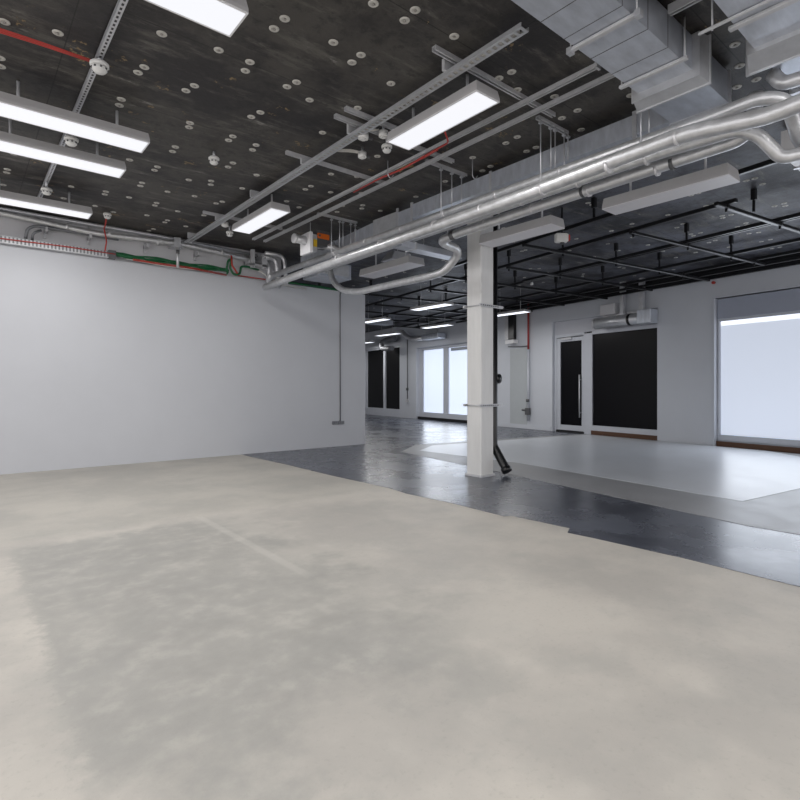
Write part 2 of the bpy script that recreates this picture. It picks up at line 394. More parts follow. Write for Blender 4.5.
for z, lab in ((0.965, 'perforated steel strap clamped round the column at waist height'), (2.31, 'perforated steel strap clamped round the column near the lights')):
    s = thing('strut_bracket', lab, 'bracket', (5.3, 4.75, z), 'straps clamping the drainpipe to the column')
    MB().box(5.32, 5.79, 4.742, 4.766, z-.018, z+.018).build('channel', M['strut'], s); MB().box(5.32, 5.79, 5.034, 5.058, z-.018, z+.018).build('channel', M['strut'], s)
    q = MB()
    for k in range(9): q.box(5.33+k*.042, 5.352+k*.042, 4.738, 4.7415, z-.008, z+.008)
    q.build('slot', M['joint'], s)
    for x in (5.345, 5.785): MB().tube([(x, 4.73, z), (x, 5.07, z)], .006, 8).build('bolt', M['galv'], s)

# ------------------------------------------------------------------ ceiling fixing discs
DL = [(0.24,4.55),(0.54,4.45),(1.11,3.99),(1.49,3.91),(1.73,3.9),(1.75,4.03),(1.12,4.49),(1.1,4.6),(1.51,4.5),(1.48,4.62),(1.09,5.12),(1.1,5.24),(2.12,4.55),(2.09,4.68),(1.69,5.16),(1.71,5.25),(2.11,5.16),(2.11,5.27),(2.37,5.19),(2.39,5.32),(1.74,5.77),(1.75,5.9),(1.45,6.42),(1.74,6.42),(1.74,6.54),(2.36,5.77),(2.36,5.91),(2.71,5.92),(2.36,6.44),(2.4,6.56),(2.14,6.58),(1.73,7.04),(1.74,7.16),(1.45,7.65),(1.46,7.77),(2.75,6.43),(2.38,7.09),(2.06,7.15),(1.73,7.69),(2.74,7.06),(2.7,7.18),(2.07,7.68),(2.08,7.80),(1.45,8.35),(1.7,8.47),(2.11,8.32),(2.4,7.85),(2.41,8.37),(2.41,8.5),(2.37,8.97),(2.34,9.11),(0.45,7.05),(0.43,7.6),(0.43,7.72),(1.08,7.74),(0.24,5.07),(0.25,5.2),(0.42,8.21),(1.07,8.28),(2.72,8.5),(2.75,7.79),(2.09,2.79),(2.34,2.66),(2.35,2.78),(1.71,3.29),(1.7,3.43),(2.1,3.29),(2.34,3.28),(2.34,3.4),(2.73,2.68),(2.14,3.91),(2.11,4.02),(2.36,4.08),(2.75,3.43),(2.76,3.92),(2.76,4.52),(3.38,2.81),(3.39,2.69),(3.63,2.82),(3.01,3.6),(4.31,3.35),(4.33,3.51),(4.32,3.96),(4.65,3.99),(4.67,4.13),(3.37,5.33),(3.38,5.81),(3.38,5.95),(3.68,5.83),(3.5,4.6),(4.28,5.96),(4.35,6.08),(4.61,5.99),(4.56,4.63),(4.63,5.25),(3.4,6.49),(3.65,6.6),(4.16,6.42),(4.08,6.16),(4.33,2.85),(4.32,2.68),(4.67,2.86),(4.65,3.37),(4.65,3.49),(3.96,2.68),(4.38,1.43),(4.7,1.50),(5.01,1.48),(5.01,1.62),(4.45,2.25),(2.1,2.2),(1.7,2.75),(0.5,3.9),(0.25,3.9),(3.04,2.1),(3.65,5.2),(4.0,5.6),(3.4,7.15),(4.0,7.7),(1.1,3.3)]
DR = [(7.36,2.91),(7.35,2.82),(7.95,2.95),(7.95,2.83),(7.94,3.46),(8.67,3.64),(8.55,3.5),(8.59,2.97),(8.7,3.0),(8.64,2.87),(9.36,3.02),(9.25,2.87),(9.37,2.89),(9.22,3.65),(9.35,3.66),(9.26,3.52),(9.18,4.06),(9.29,4.05),(9.34,4.41),(10.54,4.09),(9.93,3.54),(9.99,3.66),(7.36,2.19),(7.36,2.28),(7.64,2.19),(8.69,2.35),(8.66,2.23),(8.79,2.25),(9.32,2.38),(9.34,2.26),(9.91,3.03),(9.96,2.91),(10.62,3.06),(10.59,2.92),(10.59,3.55),(11.3,3.09),(11.29,2.97),(10.65,4.49),(9.97,4.43),(11.7,4.98),(6.59,3.93),(6.69,3.93),(8.66,4.35),(8.05,4.39),(9.3,4.93),(8.72,4.82),(9.27,5.55),(9.39,5.47),(7.97,6.09),(7.96,6.0),(10.61,6.44),(10.8,6.58),(9.87,6.86),(10.0,6.81),(10.62,6.87),(10.59,5.6),(10.74,5.58),(11.66,5.81),(9.28,6.87),(9.42,6.75)]
extra = []
for i in range(6):
    for j in range(11):
        x = 7.36+.645*i; y = 7.5+.65*j
        if random.random() < .72: extra.append((x+random.uniform(-.03, .03), y+random.uniform(-.03, .03)))
        if random.random() < .45: extra.append((x+.12, y+.05))
for p_ in ((6.6, 5.4), (7.3, 5.2), (7.35, 5.8), (7.3, 6.6), (6.7, 6.6), (8.6, 5.5), (8.65, 6.2), (8.02, 5.0), (6.1, 6.0), (6.1, 7.2), (6.7, 8.1), (7.3, 3.9), (7.95, 4.0)): extra.append(p_)
keep = []
for lst, which in ((DL, 0), (DR, 1), (extra, 1)):
    for x, y in lst:
        if all((x-a)**2+(y-b_)**2 > .0075 for a, b_, _ in keep): keep.append((x, y, which))
protos = {}
for x, y, which in keep[:295]:
    if which not in protos:
        q = MB(); q.lathe([(0.036, 0.0), (0.036, -.003), (0.033, -.006), (0.016, -.007), (0.014, -.004), (0.0, -.004)], (0, 0, 0), 18)
        me = q.build('fixing_disc', M['disc'], origin=(0, 0, 0))
        pin = MB(); pin.lathe([(.010, -.003), (.010, -.010), (.006, -.013), (0, -.013)], (0, 0, 0), 10); pin.build('pin', M['discpin'], me, origin=(0, 0, 0))
        WORLD[me.name] = Vector((0, 0, 0))
        lab = ('small round pale fixing disc on the brown-black ceiling left of the ducts', 'small round pale fixing disc on the ceiling above the black grid')[which]
        tag(me, lab, 'fixing disc', ('fixing discs on the left ceiling', 'fixing discs above the black grid')[which])
        me.location = (x, y, CEIL+.001); protos[which] = me
    else: copy_thing(protos[which], (x, y, CEIL+.001), rz=random.uniform(0, 6.2))

# ------------------------------------------------------------------ ceiling lights
def light(x0, x1, y0, y1, z, label, group, lit=True, far=False, h=.09, drops=True):
    cx, cy = (x0+x1)/2, (y0+y1)/2
    t = thing('ceiling_light', label, 'ceiling light', (cx, cy, z), group)
    b_ = .012
    q = MB(); e = .012
    q.frustum([(x0, y0, z+.03), (x1, y0, z+.03), (x1, y1, z+.03), (x0, y1, z+.03)], [(x0+e, y0+e, z+h), (x1-e, y0+e, z+h), (x1-e, y1-e, z+h), (x0+e, y1-e, z+h)])
    q.box(x0, x1, y0, y1, z+.008, z+.03)
    q.build('housing', M['housing'], t)
    q = MB()
    q.box(x0, x1, y0, y0+b_, z, z+.008); q.box(x0, x1, y1-b_, y1, z, z+.008); q.box(x0, x0+b_, y0+b_, y1-b_, z, z+.008); q.box(x1-b_, x1, y0+b_, y1-b_, z, z+.008)
    q.build('rim', M['rim'] if lit else M['unlit'], t)
    q = MB(); q.box(x0+b_, x1-b_, y0+b_, y1-b_, z+.001, z+.0075)
    q.build('diffuser', (M['litfar'] if far else M['lit']) if lit else M['unlit'], t)
    if drops:
        lx, ly = x1-x0, y1-y0
        for k in (.2, .8):
            px, py = (x0+lx*k, cy) if lx > ly else (cx, y0+ly*k)
            MB().tube([(px, py, z+h-.005), (px, py, CEIL)], .012 if not far else .006, 8).build('drop_rod', M['strut'], t)
    if lit:
        ld = bpy.data.lights.new('lamp', 'AREA'); ld.shape = 'RECTANGLE'; ld.size = x1-x0-.04; ld.size_y = y1-y0-.04
        ld.energy = 22 if not far else 30; ld.color = (1, .985, .97)
        lo = bpy.data.objects.new('lamp', ld); col.objects.link(lo); lo.parent = t; lo.location = (0, 0, -.015)
    return t
G1 = 'lit ceiling lights over the left bay'
light(.10, 1.34, 3.04, 3.32, 3.45, 'lit ceiling light at the very top edge, nearest the camera', G1)
light(.13, 1.35, 5.22, 5.50, 3.45, 'long lit ceiling light, upper one of the close pair on the left', G1)
light(.13, 1.33, 6.03, 6.31, 3.45, 'long lit ceiling light, lower one of the close pair on the left', G1)
light(.13, 1.33, 7.83, 8.11, 3.45, 'lit ceiling light just in front of the conduits along the left wall', G1)
light(3.01, 3.28, 2.72, 3.82, 3.45, 'bright lit ceiling light beside the cable tray, in the centre of the picture', G1)
light(3.00, 3.27, 6.14, 7.38, 3.45, 'small looking lit ceiling light near the duct end with the orange label', G1)
G2 = 'unlit grey ceiling lights beside the pipes'
light(5.27, 5.55, 1.77, 2.98, 3.10, 'unlit grey ceiling light hanging right of the silver pipes', G2, lit=False, h=.115)
light(5.28, 5.56, 3.62, 4.73, 3.10, 'unlit grey ceiling light butting against the head of the white column', G2, lit=False, h=.115)
light(5.24, 5.56, 6.10, 7.40, 3.10, 'unlit grey ceiling light left of the column, above the lower pipe', G2, lit=False, h=.115)
G3 = 'lit lights in the back room'
light(8.43, 8.71, 8.56, 9.78, 3.10, 'lit light in the back room, highest one just left of the column', G3, far=True, h=.06)
light(11.26, 11.54, 11.35, 12.55, 3.10, 'lit light in the back room over the frosted windows', G3, far=True, h=.06)
light(8.95, 9.23, 11.5, 12.6, 3.10, 'lit light in the back room cut by the end of the left wall', G3, far=True, h=.06)
light(11.66, 11.94, 14.3, 15.5, 3.10, 'lit light in the back room above the black blinds', G3, far=True, h=.06)
light(13.06, 13.34, 17.7, 18.9, 3.10, 'farthest and smallest lit light in the back room', G3, far=True, h=.06)
light(10.76, 11.04, 8.15, 9.25, 3.10, 'lit light just right of the black drainpipe on the column', G3, far=True, h=.06)

# ------------------------------------------------------------------ struts, trays and conduits on the left ceiling
def channel(q, p0, p1, w_=.041, h_=.03, lips=True):
    """an open strut channel between two points at one level (opening downwards)"""
    p0, p1 = Vector(p0), Vector(p1); d = (p1-p0).normalized(); s_ = Vector((-d.y, d.x, 0))*w_/2
    up = Vector((0, 0, h_)); th = .004
    def bar(a, b_, z0, z1):
        q.frustum([p0+s_*a+Vector((0, 0, z0)), p0+s_*b_+Vector((0, 0, z0)), p0+s_*b_+Vector((0, 0, z1)), p0+s_*a+Vector((0, 0, z1))],
                  [p1+s_*a+Vector((0, 0, z0)), p1+s_*b_+Vector((0, 0, z0)), p1+s_*b_+Vector((0, 0, z1)), p1+s_*a+Vector((0, 0, z1))])
    bar(-1, 1, h_-th, h_); bar(-1, -.8, 0, h_-th); bar(.8, 1, 0, h_-th)
    if lips: bar(-.8, -.45, 0, th); bar(.45, .8, 0, th)
# cross struts
for (x0, x1, y, lab) in ((2.69, 4.2, 2.85, 'zinc cross strut under the ceiling, nearest of the cross struts'), (2.66, 3.4, 3.97, 'short zinc cross strut passing over the cable tray by the hexagonal box'), (2.66, 4.2, 4.14, 'zinc cross strut just beyond the bright central light'), (2.67, 4.0, 5.11, 'zinc cross strut beyond the red cable'), (2.67, 3.9, 7.6, 'far zinc cross strut beside the farthest lit light on the left')):
    q = MB(); channel(q, (x0, y, 3.684), (x1, y, 3.684), h_=.036)
    tag(q.build('cross_strut', M['strut']), lab, 'strut', 'cross struts on the left ceiling')
# two long runs
q = MB(); channel(q, (3.74, 2.15, 3.64), (3.74, 8.3, 3.64), h_=.032); q.box(3.71, 3.77, 2.14, 2.16, 3.63, 3.672)
tag(q.build('long_strut', M['strut']), 'long zinc strut carrying the red cable right of the bright central light', 'strut')
q = MB(); channel(q, (3.94, 2.0, 3.64), (3.94, 8.3, 3.64), h_=.032)
tag(q.build('long_strut', M['strut']), 'long zinc strut running parallel, nearer the silver pipes than the red cable one', 'strut')
# cable tray
T = thing('cable_tray', 'long perforated steel cable tray running diagonally across the left ceiling', 'cable tray', (2.92, 5.5, 3.6))
q = MB(); x0, x1 = 2.87, 2.955
q.box(x0, x0+.004, 2.2, 9.0, 3.60, 3.63); q.box(x1-.004, x1, 2.2, 9.0, 3.60, 3.63)
q.box(x0+.004, x0+.022, 2.2, 9.0, 3.60, 3.604); q.box(x1-.022, x1-.004, 2.2, 9.0, 3.60, 3.604)
y = 2.2
while y < 9.0: q.box(x0+.022, x1-.022, y, y+.022, 3.60, 3.604); y += .055
q.build('tray', M['galv'], T)
for k, dx in enumerate((-.022, .0, .024)):
    pts = [(2.915+dx+.006*math.sin(j*1.7+k), 2.25+j*.45, 3.615) for j in range(15)]
    MB().tube(pts, .007, 6).build('cable', M['cable'], T)
for yy in (2.9, 4.2, 5.1, 6.4, 7.6, 8.8): MB().box(2.85, 2.98, yy, yy+.03, 3.63, 3.72).build('hanger_clip', M['strut'], T)
# perforated strip with detectors
T = thing('perforated_strut', 'narrow perforated strut with slots carrying the round detectors at far left', 'strut', (.81, 5.5, 3.66))
q = MB(); q.box(.79, .83, 1.5, 8.6, 3.665, 3.705); q.build('rail', M['galv'], T)
pm = mat('slotted_steel', (120, 120, 122), .5, metal=.2)
h_ = NT(pm); g_ = h_.n('ShaderNodeNewGeometry'); sp_ = h_.n('ShaderNodeSeparateXYZ'); h_.l(g_.outputs['Position'], sp_.inputs[0])
m_ = h_.math('LESS_THAN', h_.math('FRACT', h_.math('MULTIPLY', sp_.outputs[1], 20.0)), .55)
h_.l(h_.mix(m_, lin((200, 200, 203)), lin((50, 50, 52))), pm.node_tree.nodes['Principled BSDF'].inputs['Base Color'])
MB().box(.803, .817, 1.5, 8.6, 3.663, 3.6655).build('slotted_face', pm, T)
def detector(x, y, z, label, r=.06, name='smoke_detector'):
    t = thing(name, label, 'smoke detector', (x, y, z), 'round white detectors on the left ceiling')
    MB().lathe([(r*.8, 0), (r, -.012), (r, -.03), (r*.9, -.035)], (x, y, z), 24).build('base', M['plastic'], t)
    q = MB(); q.lathe([(r*.75, -.035), (r*.8, -.045), (r*.8, -.06), (r*.6, -.075), (.003, -.08)], (x, y, z), 24); q.build('head', M['plastic'], t)
    q = MB()
    for k in range(8):
        a = k*math.pi/4; q.box(x+r*.8*math.cos(a)-.006, x+r*.8*math.cos(a)+.006, y+r*.8*math.sin(a)-.006, y+r*.8*math.sin(a)+.006, z-.058, z-.046)
    q.build('vent_slot', M['joint'], t)
    if z < CEIL-.05: MB().tube([(x, y, z), (x, y, CEIL)], .014, 8).build('stem', M['galv'], t)
detector(.81, 4.50, 3.64, 'round white smoke detector fed by the red cables at upper left', .065)
detector(.81, 5.80, 3.55, 'round white detector between the two close long lights')
detector(.81, 7.62, 3.60, 'round white detector under the perforated strut, lower left')
detector(1.62, 8.45, 3.68, 'round white detector above the conduits with a red cable dropping below', .055)
detector(2.09, 5.62, 3.66, 'round white smoke detector alone on bare ceiling left of the cable tray', .055)
detector(3.22, 8.0, 3.62, 'round white detector beside the small far light', .055)
detector(3.33, 4.22, 3.66, 'round white detector under the left end of the bright central light', .055)
# junction boxes near the tray
def jbox(x, y, z, r, label, n=6):
    t = thing('junction_box', label, 'junction box', (x, y, z))
    MB().lathe([(r, 0), (r, -.05), (r*.9, -.055)], (x, y, z), n).build('box', M['plastic'], t)
    MB().lathe([(r*.5, -.055), (r*.5, -.065)], (x, y, z), 12).build('lid', M['plastic'], t)
    MB().tube([(x, y, z-.01), (x, y, CEIL)], .012, 8).build('stem', M['galv'], t)
    MB().tube([(x+r*.7, y, z-.025), (x+r+.05, y, z-.025)], .014, 8).build('gland', M['joint'], t)
    return t
jbox(2.98, 4.14, 3.64, .055, 'hexagonal white junction box hanging beside the cable tray', 6)
jbox(3.13, 4.02, 3.66, .045, 'small round white junction box near the left end of the central light', 12)
jbox(3.24, 4.52, 3.66, .045, 'white junction box at the end of the curved pale cables', 12)
jbox(3.02, 7.68, 3.64, .055, 'white junction box left of the small far light', 6)
q = MB(); q.tube([(2.93, 4.55, 3.63), (3.02, 4.62, 3.66), (3.15, 4.60, 3.69), (3.23, 4.52, 3.66)], .009, 8, fil=.08); q.tube([(2.93, 4.59, 3.63), (3.03, 4.66, 3.66), (3.16, 4.64, 3.69), (3.24, 4.54, 3.66)], .009, 8, fil=.08)
tag(q.build('curved_cable', M['cable']), 'pair of pale cables curving out of the cable tray', 'cable')
q = MB(); q.tube([(2.93, 4.30, 3.62), (3.02, 4.2, 3.69), (3.10, 4.05, 3.68)], .008, 8, fil=.06)
tag(q.build('looped_cable', M['cable']), 'short white cable looping from the tray to the hexagonal box', 'cable')
# red cables
q = MB()
for k in range(3): q.tube([(-.6, 4.58+.02*k, 3.67), (.1, 4.57+.018*k, 3.67-.004*k), (.45, 4.54+.018*k, 3.66), (.76, 4.50+.012*k, 3.635)], .006, 6, fil=.1)
tag(q.build('red_cable', M['red']), 'bundle of red fire cables running to the detector at upper left', 'cable')
q = MB(); q.tube([(3.52, 3.60, 3.66), (3.64, 3.66, 3.60), (3.70, 3.72, 3.61), (3.72, 4.1, 3.61), (3.74, 4.45, 3.60), (3.72, 4.8, 3.61), (3.74, 5.4, 3.61)], .009, 6, fil=.05); q.tube([(3.735, 3.9, 3.615), (3.75, 4.5, 3.605), (3.735, 4.95, 3.615)], .008, 6)
tag(q.build('red_cable', M['red']), 'red cable tied along the long strut below the bright central light', 'cable')
q = MB()
cs = [(3.80, 4.58), (3.90, 4.48), (3.98, 4.55), (3.93, 4.66), (3.97, 4.78), (3.88, 4.74), (3.83, 4.84), (3.82, 4.70)]
q.prism(cs, CEIL-.004, CEIL+.002); tag(q.build('bare_patch', M['ochre']), 'torn ochre patch on the ceiling behind the red cable', 'patch')
q = MB(); q.prism([(2.15, 2.12), (2.3, 2.08), (2.44, 2.16), (2.5, 2.3), (2.36, 2.28), (2.3, 2.4), (2.2, 2.27)], CEIL-.004, CEIL+.002)
tag(q.build('bare_patch', M['ochre']), 'torn ochre patch on the ceiling at top centre', 'patch')
for (x, y, l_, a, lab) in ((3.66, 4.62, .10, 0, 'small steel clip hanging where the red cable bends'), (4.36, 4.0, .12, 0, 'thin wire hook hanging from the long strut')):
    q = MB(); q.tube([(x, y, CEIL), (x, y, CEIL-l_-.06), (x+.04, y, CEIL-l_-.09), (x+.08, y, CEIL-l_-.04)], .006, 6, fil=.02)
    tag(q.build('wire_hook', M['galv']), lab, 'hook')

# ------------------------------------------------------------------ services along the head of the left wall
T = thing('wall_conduit', 'thick silver conduit running along the top of the left wall', 'conduit', (1, 9.08, 3.5))
MB().tube([(-2.5, 9.10, 3.60), (.45, 9.10, 3.60), (1.55, 9.10, 3.53), (2.7, 9.10, 3.585), (3.2, 9.10, 3.57), (4.3, 9.10, 3.49)], .042, 14, fil=.2).build('pipe', M['foil'], T)
MB().tube([(-2.5, 9.16, 3.68), (2.7, 9.16, 3.67), (4.2, 9.16, 3.62)], .028, 10).build('upper_pipe', M['galv'], T)
for x in (.95, 1.5, 2.3, 3.1, 4.0): 
    q = MB(); q.box(x, x+.03, 9.05, 9.28, 3.44, 3.5); q.box(x, x+.03, 9.24, 9.28, 3.38, 3.68); q.build('bracket', M['strut'], T)
for x in (.2, 1.2, 1.75, 2.45, 3.5): MB().tube([(x, 9.10, 3.60 if x < .5 else 3.56), (x+.035, 9.10, 3.60 if x < .5 else 3.558)], .050, 14).build('coupling', M['band'], T)
T = thing('wall_trunking', 'ribbed grey cable trunking with a red cable along the left wall', 'trunking', (0, 9.14, 3.2))
q = MB(); q.box(-2.5, 1.80, 9.09, 9.19, 3.195, 3.20); q.box(-2.5, 1.80, 9.09, 9.095, 3.20, 3.285); q.box(-2.5, 1.80, 9.185, 9.195, 3.2, 3.32); q.build('tray', M['strut'], T)
q = MB(); x = -2.4
while x < 1.75: q.box(x, x+.02, 9.085, 9.09, 3.205, 3.285); x += .045
q.build('rib', M['darkzinc'], T)
MB().tube([(-2.5, 9.07, 3.25), (.5, 9.07, 3.245), (1.2, 9.07, 3.262), (1.85, 9.07, 3.255)], .008, 6).build('red_cable', M['red'], T)
MB().box(1.76, 1.86, 9.07, 9.2, 3.19, 3.31).build('end_cap', M['joint'], T)
q = MB(); q.tube([(1.62, 8.50, 3.65), (1.66, 8.8, 3.6), (1.68, 9.0, 3.60), (1.72, 9.02, 3.42), (1.70, 9.05, 3.27)], .010, 6, fil=.05)
tag(q.build('red_cable', M['red']), 'red cable dropping from the detector over the conduit to the trunking', 'cable')
q = MB(); q.tube([(.72, 9.12, 3.30), (.74, 9.08, 3.44), (.84, 9.08, 3.50), (1.3, 9.10, 3.50), (1.9, 9.12, 3.50)], .022, 10, fil=.07); q.tube([(.80, 9.13, 3.30), (.80, 9.05, 3.38), (.9, 9.07, 3.44)], .018, 10, fil=.05)
tag(q.build('bent_conduit', M['darkzinc']), 'dark bent conduit curling down to the trunking on the left wall', 'conduit')
# green bundle
T = thing('cable_bundle', 'bundle of green and red cables sagging along the top of the left wall', 'cables', (3, 9.1, 3.2))
for k, (dz, dy) in enumerate(((0, 0), (.022, .01), (-.018, .012), (.008, -.022), (.03, -.016))):
    pts = []
    for j in range(16):
        x = 1.84+j*.12
        pts.append((x, 9.12+dy, 3.255+dz+.018*math.sin(j*.9+k*.8)))
    pts += [(3.62, 9.10+dy, 3.215+dz*.6)]
    MB().tube(pts, .014, 8).build('green_cable', M['green'], T)
MB().tube([(3.60, 9.09, 3.25), (3.62, 9.07, 3.42), (3.68, 9.07, 3.47), (3.66, 9.08, 3.30), (3.72, 9.08, 3.20), (3.84, 9.08, 3.22), (3.86, 9.08, 3.36), (3.95, 9.08, 3.38), (4.2, 9.08, 3.345)], .020, 8, fil=.05).build('green_loop', M['green'], T)
MB().tube([(3.67, 9.04, 3.52), (3.68, 9.04, 3.35), (3.78, 9.04, 3.22)], .016, 8, fil=.03).build('red_tail', M['red'], T)
for pz in (3.205, 3.222): MB().tube([(2.1, 9.08, pz), (2.5, 9.07, pz-.01), (3.0, 9.08, pz-.005), (3.6, 9.08, pz-.04)], .007, 6).build('red_cable', M['red'], T)
MB().tube([(2.0, 9.1, 3.215), (2.6, 9.08, 3.18), (3.1, 9.09, 3.195), (3.6, 9.1, 3.165)], .005, 6).build('thin_wire', M['cable'], T)
MB().tube([(4.15, 9.08, 3.35), (4.30, 9.08, 3.30), (4.42, 9.08, 3.20), (4.6, 9.10, 3.14), (5.2, 9.14, 3.135)], .013, 8, fil=.08).build('grey_cable', M['cable'], T)
q = MB(); q.tube([(4.6, 9.17, 3.215), (5.2, 9.16, 3.21), (6.0, 9.16, 3.195), (6.50, 9.16, 3.20)], .016, 8); q.tube([(4.7, 9.19, 3.235), (6.46, 9.19, 3.22)], .014, 8)
tag(q.build('green_cable', M['green']), 'green cable lying along the wall top beyond the pipes', 'cable')
q = MB(); q.tube([(3.85, 9.2, 3.22), (5.6, 9.2, 3.215)], .010, 6)
tag(q.build('red_cable', M['red']), 'red cable behind the green one at the end of the left wall top', 'cable')
# drop rod with clamp in the middle of the wall
T = thing('rod_clamp', 'steel clamp and short drop tube over the conduit, mid left wall', 'bracket', (2.75, 9.05, 3.2), 'clamps on the conduits of the left wall')
q = MB(); q.box(2.70, 2.80, 9.0, 9.05, 3.52, 3.66); q.box(2.66, 2.84, 9.0, 9.2, 3.50, 3.52); q.build('plate', M['galv'], T)
MB().tube([(2.76, 9.03, 3.52), (2.76, 9.03, 3.18)], .022, 10).build('tube', M['foil'], T)
MB().tube([(2.76, 9.03, 3.40), (2.76, 9.03, 3.46)], .028, 10).build('collar', M['joint'], T)
T = thing('rod_clamp', 'steel clamp box at the right end of the conduits on the left wall', 'bracket', (4.15, 9.05, 3.3), 'clamps on the conduits of the left wall')
q = MB(); q.box(4.02, 4.08, 8.98, 9.05, 3.36, 3.68); q.box(4.22, 4.32, 8.98, 9.05, 3.36, 3.60); q.box(4.02, 4.32, 8.98, 9.2, 3.40, 3.43); q.build('plate', M['strut'], T)
for x in (4.12, 4.27): MB().tube([(x, 8.97, 3.56), (x, 9.1, 3.56)], .014, 8).build('bolt', M['joint'], T)
# tubes turning down to the pipe bank
q = 0
for k, (x, z, r) in enumerate(((4.38, 3.52, .036), (4.50, 3.58, .040), (4.62, 3.64, .035))):
    qq = MB(); qq.tube([(4.25, 9.10-.085*k, z), (x, 9.08-.085*k, z), (x+.03, 9.06-.085*k, 3.10)], r, 12, fil=.14)
    tag(qq.build('tube_bend', M['foil']), ('left', 'middle', 'right')[k]+' one of three silver tubes bending down at the end of the wall conduits', 'pipe', 'tube bends beside the pipe bank')

# socket on the left wall with its conduit
T = thing('wall_socket', 'double steel socket outlet low on the left wall under a thin conduit', 'socket', (5.98, 9.2, .44))
MB().box(5.84, 5.975, 9.165, 9.2, .455, .525, .005).build('face_plate', M['darkzinc'], T)
MB().box(5.985, 6.12, 9.165, 9.2, .455, .525, .005).build('face_plate', M['darkzinc'], T)
q = MB()
for x in (5.87, 5.92, 6.02, 6.07): q.box(x, x+.02, 9.162, 9.1655, .475, .505)
q.build('socket_slot', M['joint'], T)
q = MB(); q.tube([(6.03, 9.185, .525), (6.03, 9.185, 3.12), (6.05, 9.185, 3.19)], .011, 8)
tag(q.build('thin_conduit', M['darkzinc']), 'thin vertical steel conduit dropping down the left wall to the socket', 'conduit')

# ------------------------------------------------------------------ the bank of insulated pipes
def pipe(name, pts, r, label, bands, fil=.12, m='foil'):
    t = thing(name, label, 'pipe', pts[0], 'silver insulated pipes of the bank')
    MB().tube(pts, r, 18, fil=fil).build('lagging', M[m], t)
    for (x, y, z) in bands:
        MB().tube([(x, y-.012, z), (x, y+.012, z)], r+.0025, 18).build('joint_band', M['band'], t)
    return t
def ybands(x, z, y0, y1, n): return [(x, y0+(y1-y0)*(k+.5)/n, z) for k in range(n)]
pipe('insulated_pipe', [(4.34, 8.75, 3.22), (4.34, 1.50, 3.23), (4.34, 1.26, 3.245), (4.42, 1.12, 3.20), (4.74, 1.12, 2.98), (4.92, 1.0, 2.93), (4.95, .3, 2.95)], .047, 'highest silver pipe of the bank, arching over at the right', ybands(4.34, 3.225, 1.7, 7.9, 8))
pipe('insulated_pipe', [(4.17, 8.75, 2.98), (4.17, 8.0, 3.0), (4.17, 3.2, 3.05), (4.17, 1.7, 3.10), (4.17, 1.36, 3.05), (4.17, 1.15, 3.02), (4.17, .95, 3.04), (4.17, .3, 3.06)], .058, 'thickest brightest silver pipe at the front of the bank', [(4.17, yy, 3.05 if yy > 2 else 3.09) for yy in (1.75, 2.3, 2.95, 3.7, 4.4, 5.4, 6.4)])
pipe('insulated_pipe', [(4.48, 7.5, 3.10), (4.48, 2.0, 3.15), (4.48, 1.45, 3.13), (4.50, 1.32, 3.06), (4.60, 1.20, 2.87), (4.62, 1.08, 2.87), (4.62, .3, 2.90)], .047, 'silver pipe tucked under the front one, stepping down at the right', ybands(4.48, 3.135, 1.8, 4.4, 4))
pipe('insulated_pipe', [(5.12, 8.2, 3.5), (5.12, 8.05, 3.1), (5.12, 7.75, 2.90), (5.12, 7.25, 2.80), (5.12, 5.45, 2.78), (5.13, 5.22, 2.80), (5.13, 4.90, 3.02), (4.68, 4.87, 3.06), (4.67, 4.55, 3.08), (4.67, 1.50, 3.13), (4.67, 1.40, 3.20), (4.67, 1.38, 3.44)], .054, 'lowest silver pipe, looping through elbows beside the column and back toward the wall', ybands(4.67, 3.10, 1.8, 4.4, 4)+[(5.12, 5.8, 2.782), (5.12, 6.7, 2.795)], fil=.17)
pipe('insulated_pipe', [(4.46, 1.22, 3.44), (4.46, 1.16, 3.34), (4.47, .95, 3.33), (4.48, .3, 3.35)], .048, 'short stub of silver pipe above the others at the right edge', [])
q = MB(); q.tube([(4.67, 4.57, 3.08), (4.67, 4.63, 3.08)], .062, 18)
tag(q.build('dark_clamp', M['joint']), 'dark pipe clamp near the elbow left of the column', 'clamp')
for y in (1.98, 2.82):
    t = thing('pipe_clamp', ('black pipe clamp round the lowest pipe above the unlit light' if y > 2.5 else 'black pipe clamp round the lowest pipe nearer the big duct'), 'clamp', (4.67, y, 3.1))
    MB().tube([(4.67, y, 3.11), (4.67, y+.03, 3.11)], .058, 18).build('ring', M['joint'], t)
    MB().tube([(4.67, y+.03, 3.16), (4.67, y+.03, 3.45)], .005, 6).build('rod', M['strut'], t)
def trapeze(y, x0, x1, rods, label):
    t = thing('pipe_hanger', label, 'hanger', ((x0+x1)/2, y, 3.6), 'rod hangers over the pipe bank')
    q = MB(); channel(q, (x0, y, 3.69), (x1, y, 3.69), h_=.03); q.build('strut', M['strut'], t)
    for x, zb in rods:
        MB().tube([(x, y-.02, zb), (x, y-.02, 3.70)], .006, 8).build('rod', M['galv'], t)
        MB().box(x-.016, x+.016, y-.036, y-.004, 3.645, 3.662).build('nut_plate', M['galv'], t)
trapeze(2.97, 4.12, 4.60, [(4.14, 3.10), (4.30, 3.26), (4.37, 3.26), (4.52, 3.18), (4.585, 3.42)], 'rod hanger with five thin rods, nearest over the pipes')
trapeze(4.32, 3.96, 4.60, [(4.17, 3.08), (4.34, 3.26), (4.50, 3.18)], 'rod hanger with thin rods in the middle of the pipe run')
trapeze(6.62, 3.96, 4.64, [(4.18, 3.05), (4.32, 3.26), (4.38, 3.26), (4.52, 3.15), (4.6, 3.36)], 'farthest rod hanger, near the orange labelled damper')
trapeze(2.09, 4.14, 4.56, [(4.26, 3.12), (4.40, 3.25)], 'short rod hanger close to the big duct end')

